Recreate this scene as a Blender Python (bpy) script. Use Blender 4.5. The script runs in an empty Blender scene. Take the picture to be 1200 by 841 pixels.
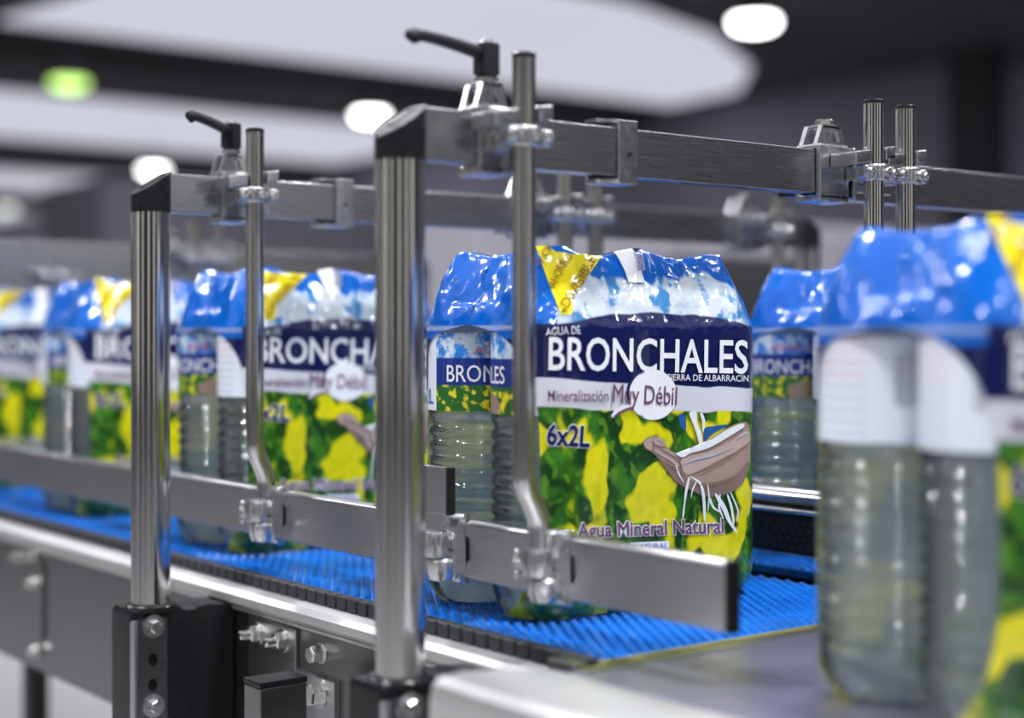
import bpy, bmesh, math, random
from mathutils import Vector, Matrix, noise

random.seed(7)
C = bpy.context.scene.collection
S = bpy.context.scene
PI = math.pi

# ------------------------------------------------------------------ camera
# belt surface z = 0, +X runs down the conveyor, +Y across it, camera at the plan origin
F, HZ, CAMZ = 1815.0, 395.0, 0.264          # focal length (px), horizon row, camera height above the belt
CO, SI = 0.7919, 0.6106                     # cos / sin of the angle between the view and the conveyor
cam_d = bpy.data.cameras.new('camera'); cam = bpy.data.objects.new('camera', cam_d); C.objects.link(cam)
cam.location = (0, 0, CAMZ)
cam.rotation_euler = (PI/2, 0, math.atan2(CO, SI))   # level camera looking along (-CO, SI)
cam_d.sensor_width = 36; cam_d.lens = F/1200*36
cam_d.shift_y = (HZ-420.5)/1200
cam_d.clip_start = 0.02; cam_d.clip_end = 300
cam_d.dof.use_dof = True; cam_d.dof.focus_distance = 1.55; cam_d.dof.aperture_fstop = 1.8
S.camera = cam

# ------------------------------------------------------------------ world / exposure
w = bpy.data.worlds.new('world'); S.world = w; w.use_nodes = True
w.node_tree.nodes['Background'].inputs[0].default_value = (0.55, 0.6, 0.75, 1)
w.node_tree.nodes['Background'].inputs[1].default_value = 0.05
S.view_settings.view_transform = 'Standard'; S.view_settings.look = 'None'
S.view_settings.gamma = 1; S.view_settings.use_curve_mapping = False
S.view_settings.exposure = -0.2

SKYLIGHT = 0.85     # strength of the translucent roof strips

# added rows of high-bay lamps, out of view, for key light and glints; housings are built with the hall
ADDED_LAMPS = [(-1.75, -0.6, 2.6, 85), (-0.2, 1.3, 2.6, 95), (-3.4, 1.3, 2.6, 60), (1.4, -0.6, 2.6, 70), (-5.0, -0.6, 2.6, 60), (-1.8, 3.2, 2.6, 55),
         (-0.2, -2.5, 2.6, 60), (1.4, 3.2, 2.6, 50), (-5.0, 3.2, 2.6, 50), (-6.6, 1.3, 2.6, 50), (3.0, 1.3, 2.6, 50), (-3.4, 5.1, 2.6, 50)]
for x, y, z, pw in ADDED_LAMPS:
    l = bpy.data.lights.new('added_high_bay_light', 'AREA'); l.shape = 'DISK'; l.size = 0.30; l.energy = pw; l.color = (0.95, 0.97, 1.0)
    o = bpy.data.objects.new('added_high_bay_light', l); C.objects.link(o); o.location = (x, y, z)

# ------------------------------------------------------------------ pixel helpers (1200 x 841 frame)
def on_y(px, py, Y):
    m = (px-600)/F; d = Y/(SI+CO*m)
    return Vector((d*(SI*m-CO), Y, CAMZ-(py-HZ)/F*d))
def on_x(px, py, X):
    m = (px-600)/F; d = X/(SI*m-CO)
    return Vector((X, d*(CO*m+SI), CAMZ-(py-HZ)/F*d))
def at_d(px, py, d):
    m = (px-600)/F
    return Vector((d*(SI*m-CO), d*(CO*m+SI), CAMZ-(py-HZ)/F*d))

# ------------------------------------------------------------------ node helpers
class NT:
    def __init__(s, name):
        s.m = bpy.data.materials.new(name); s.m.use_nodes = True
        s.t = s.m.node_tree; s.t.nodes.clear()
    def n(s, typ, **kw):
        nd = s.t.nodes.new(typ)
        for k, v in kw.items():
            setattr(nd, k, v)
        return nd
    def put(s, sock, v):
        if isinstance(v, bpy.types.NodeSocket): s.t.links.new(v, sock)
        elif isinstance(v, (tuple, list)):
            sock.default_value = tuple(v)+(1,) if len(v) == 3 and sock.type == 'RGBA' else tuple(v)
        else: sock.default_value = v
    def math(s, op, a, b=0.0, c=0.0):
        nd = s.n('ShaderNodeMath', operation=op)
        s.put(nd.inputs[0], a); s.put(nd.inputs[1], b); s.put(nd.inputs[2], c)
        return nd.outputs[0]
    def step(s, a, e, soft=0.004):          # 0 below e, 1 above
        nd = s.n('ShaderNodeMapRange'); nd.clamp = True
        s.put(nd.inputs[0], s.math('SUBTRACT', a, e)); nd.inputs[1].default_value = -soft; nd.inputs[2].default_value = soft
        return nd.outputs[0]
    def mix(s, f, a, b):
        nd = s.n('ShaderNodeMix', data_type='RGBA')
        s.put(nd.inputs[0], f); s.put(nd.inputs[6], a); s.put(nd.inputs[7], b)
        return nd.outputs[2]
    def noise(s, vec, scale, detail=2, rough=0.5, out=0):
        nd = s.n('ShaderNodeTexNoise'); nd.inputs['Scale'].default_value = scale
        nd.inputs['Detail'].default_value = detail; nd.inputs['Roughness'].default_value = rough
        if vec is not None: s.put(nd.inputs['Vector'], vec)
        return nd.outputs[out]
    def mapping(s, vec, scale=(1, 1, 1), loc=(0, 0, 0)):
        nd = s.n('ShaderNodeMapping'); s.put(nd.inputs['Vector'], vec)
        nd.inputs['Scale'].default_value = scale; nd.inputs['Location'].default_value = loc
        return nd.outputs[0]
    def coord(s, which='Object'):
        return s.n('ShaderNodeTexCoord').outputs[which]
    def bump(s, h, strength=0.2, dist=0.001):
        nd = s.n('ShaderNodeBump'); nd.inputs['Strength'].default_value = strength
        nd.inputs['Distance'].default_value = dist; s.put(nd.inputs['Height'], h)
        return nd.outputs[0]
    def pbr(s, **kw):
        nd = s.n('ShaderNodeBsdfPrincipled')
        for k, v in kw.items(): s.put(nd.inputs[k.replace('_', ' ')], v)
        return nd
    def out(s, shader):
        o = s.n('ShaderNodeOutputMaterial'); s.t.links.new(shader, o.inputs[0])
        return s.m

def simple(name, col, rough=0.5, metal=0.0, var=0.06, nscale=30, bump=0.0, stretch=(1, 1, 1), coat=0.0, spec=0.5):
    t = NT(name); v = t.mapping(t.coord(), stretch)
    nz = t.noise(v, nscale, 4, 0.6)
    c = t.mix(nz, tuple(x*(1-var*2) for x in col), tuple(min(1, x*(1+var*2)) for x in col))
    r = t.math('MULTIPLY_ADD', nz, rough*0.5, rough*0.75)
    b = t.pbr(Base_Color=c, Roughness=r, Metallic=metal, Coat_Weight=coat, Specular_IOR_Level=spec)
    if bump: t.put(b.inputs['Normal'], t.bump(nz, bump, 0.001))
    return t.out(b.outputs[0])

def emit(name, col, st):
    t = NT(name); nz = t.noise(t.coord(), 0.6, 2)
    c = t.mix(nz, tuple(x*0.93 for x in col), col)
    e = t.n('ShaderNodeEmission'); t.put(e.inputs[0], c); e.inputs[1].default_value = st
    return t.out(e.outputs[0])

M = {}
M['tube'] = simple('polished_tube_steel', (0.62, 0.615, 0.61), 0.15, 1, 0.04, 12, 0.0, (14, 14, 0.5))
M['bar'] = simple('brushed_bar_steel', (0.42, 0.42, 0.43), 0.27, 1, 0.05, 20, 0.012, (10, 0.8, 70))
M['rail'] = simple('brushed_rail_steel', (0.52, 0.52, 0.53), 0.30, 1, 0.05, 16, 0.015, (0.8, 30, 60))
M['cast'] = simple('cast_clamp_steel', (0.62, 0.62, 0.63), 0.26, 1, 0.1, 120, 0.15)
M['plate'] = simple('satin_side_plate_steel', (0.25, 0.245, 0.25), 0.33, 1, 0.06, 5, 0.02, (1, 1, 10))
M['trim'] = simple('lightened_trim_steel', (0.66, 0.65, 0.65), 0.4, 0.75, 0.04, 12)  # base lightened to imitate the bright ceiling reflected in the trim
M['table'] = simple('tinted_table_steel', (0.36, 0.35, 0.5), 0.3, 0.8, 0.05, 8)  # bluish base colour imitates blue reflections on plain steel
M['bolt'] = simple('bolt_steel', (0.66, 0.65, 0.63), 0.22, 1, 0.08, 200)
M['darkened_steel'] = simple('darkened_strip_steel', (0.20, 0.20, 0.21), 0.3, 1, 0.1, 60)  # strip steel darkened in colour to imitate the dark surroundings it reflects
M['black'] = simple('black_plastic', (0.010, 0.010, 0.012), 0.3, 0, 0.2, 90, 0.05, spec=0.25)
M['handle'] = simple('handle_black_plastic', (0.010, 0.010, 0.013), 0.5, 0, 0.2, 300, 0.2, spec=0.25)
M['edge'] = simple('dark_grey_link_plastic', (0.03, 0.031, 0.036), 0.45, 0, 0.2, 90, spec=0.3)
M['belt'] = simple('blue_belt_plastic', (0.006, 0.17, 0.66), 0.24, 0, 0.12, 25, 0, coat=0.2)
M['cap'] = simple('blue_bottle_cap', (0.01, 0.12, 0.6), 0.35)
M['yellow'] = simple('olive_yellow_strip', (0.22, 0.2, 0.05), 0.5)
# room
M['floor'] = simple('pale_factory_floor', (0.42, 0.41, 0.41), 0.4, 0, 0.05, 0.8)
M['ceil'] = simple('dark_roof_sheet', (0.13, 0.13, 0.14), 0.7, 0, 0.15, 0.7)
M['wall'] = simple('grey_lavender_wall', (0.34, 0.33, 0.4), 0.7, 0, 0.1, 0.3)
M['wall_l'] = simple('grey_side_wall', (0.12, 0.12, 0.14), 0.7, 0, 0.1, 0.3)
M['pillar'] = simple('dark_pillar_paint', (0.03, 0.03, 0.036), 0.6)
M['machine'] = simple('grey_machine_paint', (0.16, 0.16, 0.19), 0.5, 0.2)
M['machine2'] = simple('pale_machine_paint', (0.4, 0.39, 0.44), 0.5, 0.2)
M['sky'] = emit('translucent_roof_light', (0.86, 0.87, 1.0), SKYLIGHT)
M['lampw'] = emit('white_lamp_glass', (1, 1, 1), 14)
M['lampg'] = emit('greenish_lamp_glass', (0.62, 1, 0.25), 3.2)
M['lampc'] = emit('warm_lamp_glass', (0.95, 1, 0.86), 2.6)

# ------------------------------------------------------------------ mesh helpers
def tag(o, label=None, cat=None, group=None, kind=None):
    if label: o['label'] = label
    if cat: o['category'] = cat
    if group: o['group'] = group
    if kind: o['kind'] = kind
    return o
def thing(name, loc, label, cat, group=None):
    o = bpy.data.objects.new(name, None); C.objects.link(o); o.location = loc; o.empty_display_size = 0.02
    return tag(o, label, cat, group)
def wloc(o):
    v = Vector(o.location)
    while o.parent: o = o.parent; v = v+Vector(o.location)
    return v
def obj(name, bm, mat, parent=None, local=False, angle=28):
    """link a bmesh as one mesh object; vertices are world coordinates unless local"""
    if parent and not local:
        off = wloc(parent)
        bmesh.ops.translate(bm, verts=bm.verts, vec=-off)
    bmesh.ops.recalc_face_normals(bm, faces=bm.faces) if name not in ('film_wrap',) and not name.startswith('print') else None
    me = bpy.data.meshes.new(name); bm.to_mesh(me); bm.free()
    if mat: me.materials.append(M[mat] if isinstance(mat, str) else mat)
    me.shade_smooth(); me.set_sharp_from_angle(angle=math.radians(angle))
    o = bpy.data.objects.new(name, me); C.objects.link(o); o.parent = parent
    if angle < 90:
        wn = o.modifiers.new('flat_faces', 'WEIGHTED_NORMAL'); wn.keep_sharp = True; wn.weight = 100
    return o
def NB(): return bmesh.new()
def box(bm, x0, x1, y0, y1, z0, z1, bev=0.0, seg=2):
    r = bmesh.ops.create_cube(bm, size=1)
    vs = r['verts']
    for v in vs:
        v.co = Vector((x0 if v.co.x < 0 else x1, y0 if v.co.y < 0 else y1, z0 if v.co.z < 0 else z1))
    if bev:
        es = set(e for v in vs for e in v.link_edges)
        bmesh.ops.bevel(bm, geom=list(es), offset=bev, segments=seg, profile=0.5, affect='EDGES')
    return bm
def frame_of(d):
    d = d.normalized(); a = Vector((0, 0, 1)) if abs(d.z) < 0.9 else Vector((1, 0, 0))
    u = d.cross(a).normalized(); return u, d.cross(u).normalized()
def cyl(bm, p0, p1, r0, r1=None, seg=24, cap=True, rot=0):
    p0, p1 = Vector(p0), Vector(p1); r1 = r0 if r1 is None else r1
    u, v = frame_of(p1-p0); rings = []
    for p, r in ((p0, r0), (p1, r1)):
        rings.append([bm.verts.new(p+u*r*math.cos(rot+2*PI*k/seg)+v*r*math.sin(rot+2*PI*k/seg)) for k in range(seg)])
    for k in range(seg):
        bm.faces.new((rings[0][k], rings[0][(k+1) % seg], rings[1][(k+1) % seg], rings[1][k]))
    if cap: bm.faces.new(rings[0][::-1]); bm.faces.new(rings[1])
    return bm
def pipe(bm, pts, r, seg=20):
    pts = [Vector(p) for p in pts]; rings = []
    u = None
    for i, p in enumerate(pts):
        d = (pts[min(i+1, len(pts)-1)]-pts[max(i-1, 0)]).normalized()
        if u is None: u, v = frame_of(d)
        u = (u-d*u.dot(d)).normalized(); v = d.cross(u)
        rr = r[i] if isinstance(r, (list, tuple)) else r
        rings.append([bm.verts.new(p+u*rr*math.cos(2*PI*k/seg)+v*rr*math.sin(2*PI*k/seg)) for k in range(seg)])
    for a, b in zip(rings, rings[1:]):
        for k in range(seg): bm.faces.new((a[k], a[(k+1) % seg], b[(k+1) % seg], b[k]))
    bm.faces.new(rings[0][::-1]); bm.faces.new(rings[-1])
    return bm
def lathe(bm, prof, c=(0, 0, 0), seg=40):
    rings = []
    for r, z in prof:
        rings.append([bm.verts.new((c[0]+max(r, 1e-4)*math.cos(2*PI*k/seg), c[1]+max(r, 1e-4)*math.sin(2*PI*k/seg), c[2]+z)) for k in range(seg)])
    for a, b in zip(rings, rings[1:]):
        for k in range(seg): bm.faces.new((a[k], a[(k+1) % seg], b[(k+1) % seg], b[k]))
    bm.faces.new(rings[0][::-1]); bm.faces.new(rings[-1])
    return bm
def prism(bm, poly, axis, a0, a1, bev=0.0):
    """extrude a 2-D polygon: axis 'x' -> poly is (y, z); 'y' -> (x, z); 'z' -> (x, y)"""
    def P(q, a):
        return {'x': (a, q[0], q[1]), 'y': (q[0], a, q[1]), 'z': (q[0], q[1], a)}[axis]
    A = [bm.verts.new(P(q, a0)) for q in poly]; B = [bm.verts.new(P(q, a1)) for q in poly]
    n = len(poly); fs = [bm.faces.new(A[::-1]), bm.faces.new(B)]
    for k in range(n): fs.append(bm.faces.new((A[k], A[(k+1) % n], B[(k+1) % n], B[k])))
    if bev:
        es = set(e for f in fs[:2] for e in f.edges)
        bmesh.ops.bevel(bm, geom=list(es), offset=bev, segments=2, profile=0.5, affect='EDGES')
    return bm
def ring_prism(bm, outer, inner, axis, a0, a1):
    """frame: outer and inner loops of equal length, extruded"""
    def P(q, a):
        return {'x': (a, q[0], q[1]), 'y': (q[0], a, q[1]), 'z': (q[0], q[1], a)}[axis]
    L = [[bm.verts.new(P(q, a)) for q in loop] for a in (a0, a1) for loop in (outer, inner)]
    n = len(outer)
    for k in range(n):
        j = (k+1) % n
        bm.faces.new((L[0][k], L[0][j], L[1][j], L[1][k])); bm.faces.new((L[2][k], L[3][k], L[3][j], L[2][j]))
        bm.faces.new((L[0][k], L[2][k], L[2][j], L[0][j])); bm.faces.new((L[1][k], L[1][j], L[3][j], L[3][k]))
    return bm
def hexbolt(bm, p, d, r, h, washer=0.0, stud=0.0):
    p, d = Vector(p), Vector(d).normalized()
    if washer: cyl(bm, p, p+d*0.0015, washer, seg=24); p = p+d*0.0015
    cyl(bm, p, p+d*h*0.85, r, seg=6, rot=0.3); cyl(bm, p+d*h*0.85, p+d*h, r*0.96, r*0.8, seg=6, rot=0.3)
    if stud: cyl(bm, p+d*h, p+d*(h+stud), r*0.55, seg=16); cyl(bm, p+d*(h+stud), p+d*(h+stud+0.0015), r*0.55, r*0.35, seg=16)
    return bm
def copy_tree(o, parent=None):
    c = o.copy(); C.objects.link(c); c.parent = parent
    for ch in [x for x in o.children]: copy_tree(ch, c)
    return c

# ================================================================== THE HALL
FZ = -0.95; CZ = CAMZ+4.0
X0, X1, Y0, Y1 = -75.0, 14.0, -16.0, 19.0
def struct(name, bm, mat, parent=None):
    o = obj(name, bm, mat, parent)
    if not parent: o['kind'] = 'structure'
    return o
struct('floor', box(NB(), X0, X1, Y0, Y1, FZ-0.1, FZ), 'floor')
ceil = struct('ceiling', box(NB(), X0, X1, Y0, Y1, CZ+0.02, CZ+0.2), 'ceil')
struct('skylight_panel', prism(NB(), [(-19.4, 6.8), (-13.9, 7.6), (-13.9, 12.5), (-14.6, 14.6), (-16.0, 16.8), (-17.6, 18.2), (-19.4, 18.4)], 'z', CZ-0.03, CZ+0.01), 'sky', ceil)
for a, b in ((-3.4, -8.8), (8.0, 2.6), (-24.0, -30.6), (-34.6, -41.4), (-46.0, -58.0)):
    struct('skylight_panel', box(NB(), b, a, Y0+1, 18.4, CZ-0.03, CZ+0.01), 'sky', ceil)
for x in (-21.7, -32.6, -43.5, -11.4):
    struct('roof_beam', box(NB(), x-1.0, x+1.0, Y0, Y1, CZ-0.35, CZ-0.02), 'ceil', ceil)
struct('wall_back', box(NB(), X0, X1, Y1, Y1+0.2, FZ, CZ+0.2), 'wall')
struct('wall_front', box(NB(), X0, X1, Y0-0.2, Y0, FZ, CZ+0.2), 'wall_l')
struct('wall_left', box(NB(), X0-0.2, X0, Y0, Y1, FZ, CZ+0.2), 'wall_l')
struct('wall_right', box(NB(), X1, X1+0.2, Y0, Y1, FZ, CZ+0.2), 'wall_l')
# added tall glowing windows behind the camera, for streaked reflections on the posts
M['added_glow'] = emit('added_window_glow', (1.0, 0.97, 0.9), 1.1)
wn = 0
for x0, x1 in ((-50, -46), (-27, -23), (-13, -11), (-7, -3.5), (3, 5)):
    wn += 1
    wo = struct('window_%d' % wn, box(NB(), x0, x1, Y0+0.002, Y0+0.03, FZ+0.6, CZ-0.6), 'added_glow')
    struct('window_frame', ring_prism(NB(), [(x0-0.1, FZ+0.5), (x1+0.1, FZ+0.5), (x1+0.1, CZ-0.5), (x0-0.1, CZ-0.5)], [(x0, FZ+0.6), (x1, FZ+0.6), (x1, CZ-0.6), (x0, CZ-0.6)], 'y', Y0+0.002, Y0+0.08), 'pillar', wo)
for y0, y1 in ((-12, -9), (-1.5, 0.5), (6, 9.5)):
    wn += 1
    wo = struct('window_%d' % wn, box(NB(), X1-0.03, X1-0.002, y0, y1, FZ+0.6, CZ-0.6), 'added_glow')
    struct('window_frame', ring_prism(NB(), [(y0-0.1, FZ+0.5), (y1+0.1, FZ+0.5), (y1+0.1, CZ-0.5), (y0-0.1, CZ-0.5)], [(y0, FZ+0.6), (y1, FZ+0.6), (y1, CZ-0.6), (y0, CZ-0.6)], 'x', X1-0.08, X1-0.002), 'pillar', wo)
# dark pillar and duct against the back wall
p0 = on_y(1130, 300, 17.0); p1 = on_y(1182, 300, 17.0)
struct('trim_1', box(NB(), p0.x, p1.x, 16.6, 17.0, FZ, CZ-0.02, 0.02), 'pillar')

# ================================================================== SIDE FRAME OF THE CONVEYOR
EDGE_Y = 0.826; BELT_X = -0.968; FAR_X = -5.2
fr = thing('conveyor', (-2.5, 0.79, -0.21), 'long satin steel conveyor body under the blue belt, with bolts and plates', 'conveyor')
PY = 0.816
obj('side_plate', box(NB(), FAR_X, -0.975, PY, PY+0.004, -0.208, -0.036, 0.001), 'plate', fr)
obj('lower_flange', box(NB(), FAR_X, -0.975, PY, PY+0.04, -0.212, -0.207, 0.001), 'plate', fr)
prof = [(0.808, -0.034), (0.804, -0.030), (0.805, -0.022), (0.811, -0.0165), (0.824, -0.0148), (0.8385, -0.0148), (0.8385, -0.034)]
obj('trim_strip', prism(NB(), prof, 'x', FAR_X, -0.985), 'trim', fr)
prof = [(PY-0.001, -0.041), (PY-0.004, -0.0395), (PY-0.0045, -0.0365), (PY-0.001, -0.0346), (0.826, -0.0346), (0.826, -0.041)]
obj('rounded_flange', prism(NB(), prof, 'x', FAR_X, -0.98), 'trim', fr)
obj('bed', box(NB(), FAR_X, -0.985, 0.835, 1.26, -0.16, -0.02), 'edge', fr)
obj('far_side_plate', box(NB(), FAR_X, -0.985, 1.28, 1.31, -0.208, -0.02), 'plate', fr)
# plate with two studs, single bolt
a = on_y(295, 716, PY); b = on_y(350, 735, PY); zb = on_y(322, 800, PY).z
obj('mounting_plate', prism(NB(), [(a.x, zb), (b.x, zb), (b.x, on_y(350, 737, PY).z), (a.x, on_y(295, 716, PY).z)], 'y', PY-0.004, PY, 0.0008), 'rail', fr)
for px, py in ((301, 742), (331, 750)):
    p = on_y(px, py, PY-0.004)
    obj('stud_nut', hexbolt(NB(), p, (0, -1, 0), 0.0098, 0.009, 0.0125, 0.010), 'bolt', fr)
p = on_y(377, 765, PY); obj('bolt', hexbolt(NB(), p, (0, -1, 0), 0.0095, 0.014, 0.0115), 'bolt', fr)
# plate with bolt behind the square post
a = on_y(352, 797, PY); b = on_y(398, 800, PY)
obj('mounting_plate', prism(NB(), [(a.x, -0.17), (b.x, -0.17), (b.x, -0.083), (a.x, -0.083)], 'y', PY-0.006, PY, 0.001), 'rail', fr)
p = on_y(374, 812, PY-0.006); obj('bolt', hexbolt(NB(), p, (0, -1, 0), 0.0125, 0.012, 0.016), 'bolt', fr)
# far left plate with bolts
a = on_y(14, 650, PY); b = on_y(52, 660, PY)
obj('mounting_plate', prism(NB(), [(a.x, -0.165), (b.x, -0.165), (b.x, -0.052), (a.x, -0.052)], 'y', PY-0.004, PY, 0.0008), 'plate', fr)
for px, py in ((40, 650), (40, 683), (43, 762), (22, 652)):
    p = on_y(px, py, PY-0.004)
    obj('bolt', hexbolt(NB(), p, (0, -1, 0), 0.0085, 0.010, 0.011), 'bolt', fr)
# end block where the trim stops
obj('end_block', box(NB(), -1.005, -0.970, 0.812, 0.86, -0.034, -0.003, 0.002), 'rail', fr)
obj('cross_beam', box(NB(), -1.9, -1.86, 0.83, 1.25, -0.3, -0.16), 'plate', fr)

# square post with a black cap standing in front of the side plate
e = on_y(305, 800, 0.722); sx = 0.034; sy = 0.052
sp = thing('square_post', (e.x-sx/2, 0.722+sy/2, FZ), 'square steel tube post with flat black plastic cap beside the bolted plate', 'post')
obj('tube', box(NB(), e.x-sx, e.x, 0.722, 0.722+sy, FZ, e.z-0.006, 0.002), 'plate', sp)
obj('end_cap', box(NB(), e.x-sx-0.0005, e.x+0.0005, 0.7215, 0.7225+sy, e.z-0.006, e.z, 0.0015), 'black', sp)
# leg far back under the conveyor
lg = on_y(42, 800, 1.1)
ol = thing('support_post', (lg.x, 1.1, FZ), 'dark square post standing on the pale floor under the conveyor', 'post')
obj('tube', box(NB(), lg.x-0.02, lg.x+0.02, 1.08, 1.12, FZ+0.01, -0.16, 0.003), 'edge', ol)
obj('foot', cyl(NB(), (lg.x, 1.1, FZ), (lg.x, 1.1, FZ+0.012), 0.045), 'black', ol)

# ================================================================== BELT
PITCH = 0.02
def module_mesh(y0, y1):
    bm = NB(); box(bm, -0.0094, 0.0094, y0, y1, -0.012, -0.0030, 0.0)
    n = int((y1-y0)/0.0125)
    for row, xo in enumerate((-0.005, 0.005)):
        for k in range(n):
            y = y0+0.004+(k+0.5*row)*0.0125
            if y+0.009 > y1: break
            # low rounded rib: a box with a narrower top
            r = bmesh.ops.create_cube(bm, size=1)
            for v in r['verts']:
                t = v.co.z > 0
                v.co = Vector((xo+(1 if v.co.x > 0 else -1)*(0.0013 if t else 0.0027), y+0.0045+(1 if v.co.y > 0 else -1)*(0.0026 if t else 0.0038), 0.0 if t else -0.0032))
    me = bpy.data.meshes.new('belt_module'); bm.to_mesh(me); bm.free(); me.materials.append(M['belt'])
    return me
def link_mesh(y0, y1):
    bm = NB(); box(bm, -0.0083, 0.0083, y0, y1, -0.0145, -0.0006, 0.0012, 1)
    box(bm, -0.004, 0.01, y0+0.003, y1, -0.011, -0.004)
    me = bpy.data.meshes.new('edge_link'); bm.to_mesh(me); bm.free(); me.materials.append(M['edge'])
    me.shade_smooth(); me.set_sharp_from_angle(angle=0.6)
    return me
def belt(name, label, y0, y1, n, x_end, links=True):
    t = thing(name, (x_end, (y0+y1)/2, -0.02), label, 'conveyor belt')
    mm = module_mesh(-(y1-y0)/2, (y1-y0)/2); lm = link_mesh(-(y1-y0)/2-0.014, -(y1-y0)/2-0.0005) if links else None
    for k in range(n):
        for nm, me in (('belt_module', mm), ('edge_link', lm)):
            if me is None: continue
            o = bpy.data.objects.new(nm, me); C.objects.link(o); o.parent = t
            o.location = (-(k+0.5)*PITCH, 0, 0.02)
    # nose roller the belt turns over
    cyl_bm = cyl(NB(), (x_end-0.006, y0, -0.0115), (x_end-0.006, y1, -0.0115), 0.0088, seg=24)
    obj('nose_bar', cyl_bm, 'belt', t)
    return t
belt('conveyor_belt', 'blue modular plastic belt with dark edge links, passing under the open guide rail end', EDGE_Y+0.014, 1.275, 205, BELT_X)
belt('neighbour_belt', 'blue modular belt of the neighbouring lane behind the perforated guide rail', 1.345, 1.80, 110, BELT_X, False)
nf = thing('neighbour_conveyor', (-2, 1.6, -0.2), 'steel conveyor body under the neighbouring belt lane', 'conveyor')
obj('bed', box(NB(), -3.2, -0.985, 1.345, 1.80, -0.16, -0.02), 'edge', nf)
obj('side_plate', box(NB(), -3.2, -0.985, 1.8015, 1.8055, -0.208, -0.02), 'plate', nf)

# ================================================================== TRANSFER TABLE
TZ = -0.004
tt = thing('transfer_table', (-0.5, 1.0, FZ), 'pale steel transfer table taking packs off the blue belt', 'table')
obj('table_top', box(NB(), -0.955, -0.1, 0.79, 1.82, TZ-0.012, TZ, 0.003), 'table', tt)
prof = [(0.668, -0.2), (0.668, -0.012), (0.671, 0.001), (0.679, 0.006), (0.70, 0.006), (0.775, -0.002), (0.789, -0.004), (0.789, -0.02), (0.70, -0.2)]
obj('front_cover', prism(NB(), prof, 'x', -0.972, -0.1, 0.004), 'trim', tt)
obj('edge_strip', box(NB(), -0.9625, -0.9555, 0.83, 1.27, -0.012, -0.001, 0.001), 'yellow', tt)
obj('lip', box(NB(), -0.9545, -0.94, 0.80, 1.30, TZ, TZ+0.0015, 0.0006), 'rail', tt)
for x in (-0.86, -0.2):
    for y in (0.85, 1.75):
        obj('leg', box(NB(), x-0.02, x+0.02, y-0.02, y+0.02, FZ, TZ-0.012), 'plate', tt)

# ================================================================== PORTALS
def corner_cap(bm, x, y, zb, zt, r, sgn):
    """black elbow: round below, top cut by a slope that is low on the outer side"""
    seg = 32; lo = []; hi = []
    for k in range(seg):
        a = 2*PI*k/seg; cx, cy = math.cos(a), math.sin(a)
        lo.append(bm.verts.new((x+r*cx, y+r*cy, zb)))
        s = (sgn*cy+1)/2
        hi.append(bm.verts.new((x+r*cx, y+r*cy, zb+0.019+(zt-zb-0.019)*min(1, s*1.06))))
    for k in range(seg): bm.faces.new((lo[k], lo[(k+1) % seg], hi[(k+1) % seg], hi[k]))
    bm.faces.new(lo[::-1]); f = bm.faces.new(hi)
    r_ = bmesh.ops.inset_individual(bm, faces=[f], thickness=0.004, depth=0.0)
    return bm
def post_clamp(x, y, label, ztop):
    t = thing('post_clamp', (x, y, -0.21), label, 'clamp', 'black post clamps on the side frame')
    bm = NB()
    # housing round the post, top edge with a step and a low hump
    prof = [(y-0.033, -0.21), (y-0.033, ztop-0.006), (y-0.030, ztop), (y+0.026, ztop), (y+0.031, ztop-0.008), (y+0.037, ztop-0.009),
            (y+0.044, ztop-0.003), (y+0.060, ztop-0.001), (PY-0.001, ztop-0.004), (PY-0.001, -0.21)]
    prism(bm, prof, 'x', x-0.030, x+0.021, 0.003); obj('housing', bm, 'black', t)
    obj('collar', lathe(NB(), [(0.0285, ztop-0.004), (0.0285, ztop+0.001), (0.0265, ztop+0.003), (0.0215, ztop+0.003)], (x, y, 0)), 'black', t)
    # steel channel strip with two bolts and two slots
    yc = y-0.009
    bm = NB(); zs = [-0.205, ztop-0.0895, ztop-0.0735, ztop-0.0625, ztop-0.0465, ztop-0.010]
    ya, yb = yc-0.0175, yc+0.0165; sa, sb = yc-0.006, yc+0.006
    for z0, z1, cut in ((zs[0], zs[1], 0), (zs[1], zs[2], 1), (zs[2], zs[3], 0), (zs[3], zs[4], 1), (zs[4], zs[5], 0)):
        if cut:
            outer = []; inner = []; zm_ = (z0+z1)/2; ym = (ya+yb)/2
            for k in range(24):
                a = 2*PI*k/24; c_, s_ = math.cos(a), math.sin(a); m_ = max(abs(c_), abs(s_))
                outer.append((ym+(yb-ya)/2*c_/m_, zm_+(z1-z0)/2*s_/m_)); inner.append((ym+0.0055*c_, zm_+0.0072*s_))
            ring_prism(bm, outer, inner, 'x', x+0.0215, x+0.0265)
        else: box(bm, x+0.0215, x+0.0265, ya, yb, z0, z1)
    obj('slotted_strip', bm, 'darkened_steel', t)
    obj('edge_flange', box(NB(), x+0.006, x+0.0272, ya-0.006, ya, -0.205, ztop-0.010, 0.002), 'rail', t)
    for z in (ztop-0.018, ztop-0.104):
        obj('bolt', hexbolt(NB(), (x+0.0265, yc, z), (1, 0, 0), 0.0075, 0.007, 0.0125), 'cast', t)
    obj('side_pin', cyl(NB(), (x-0.034, y-0.02, ztop-0.022), (x-0.03, y-0.02, ztop-0.022), 0.004), 'bolt', t)
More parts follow.
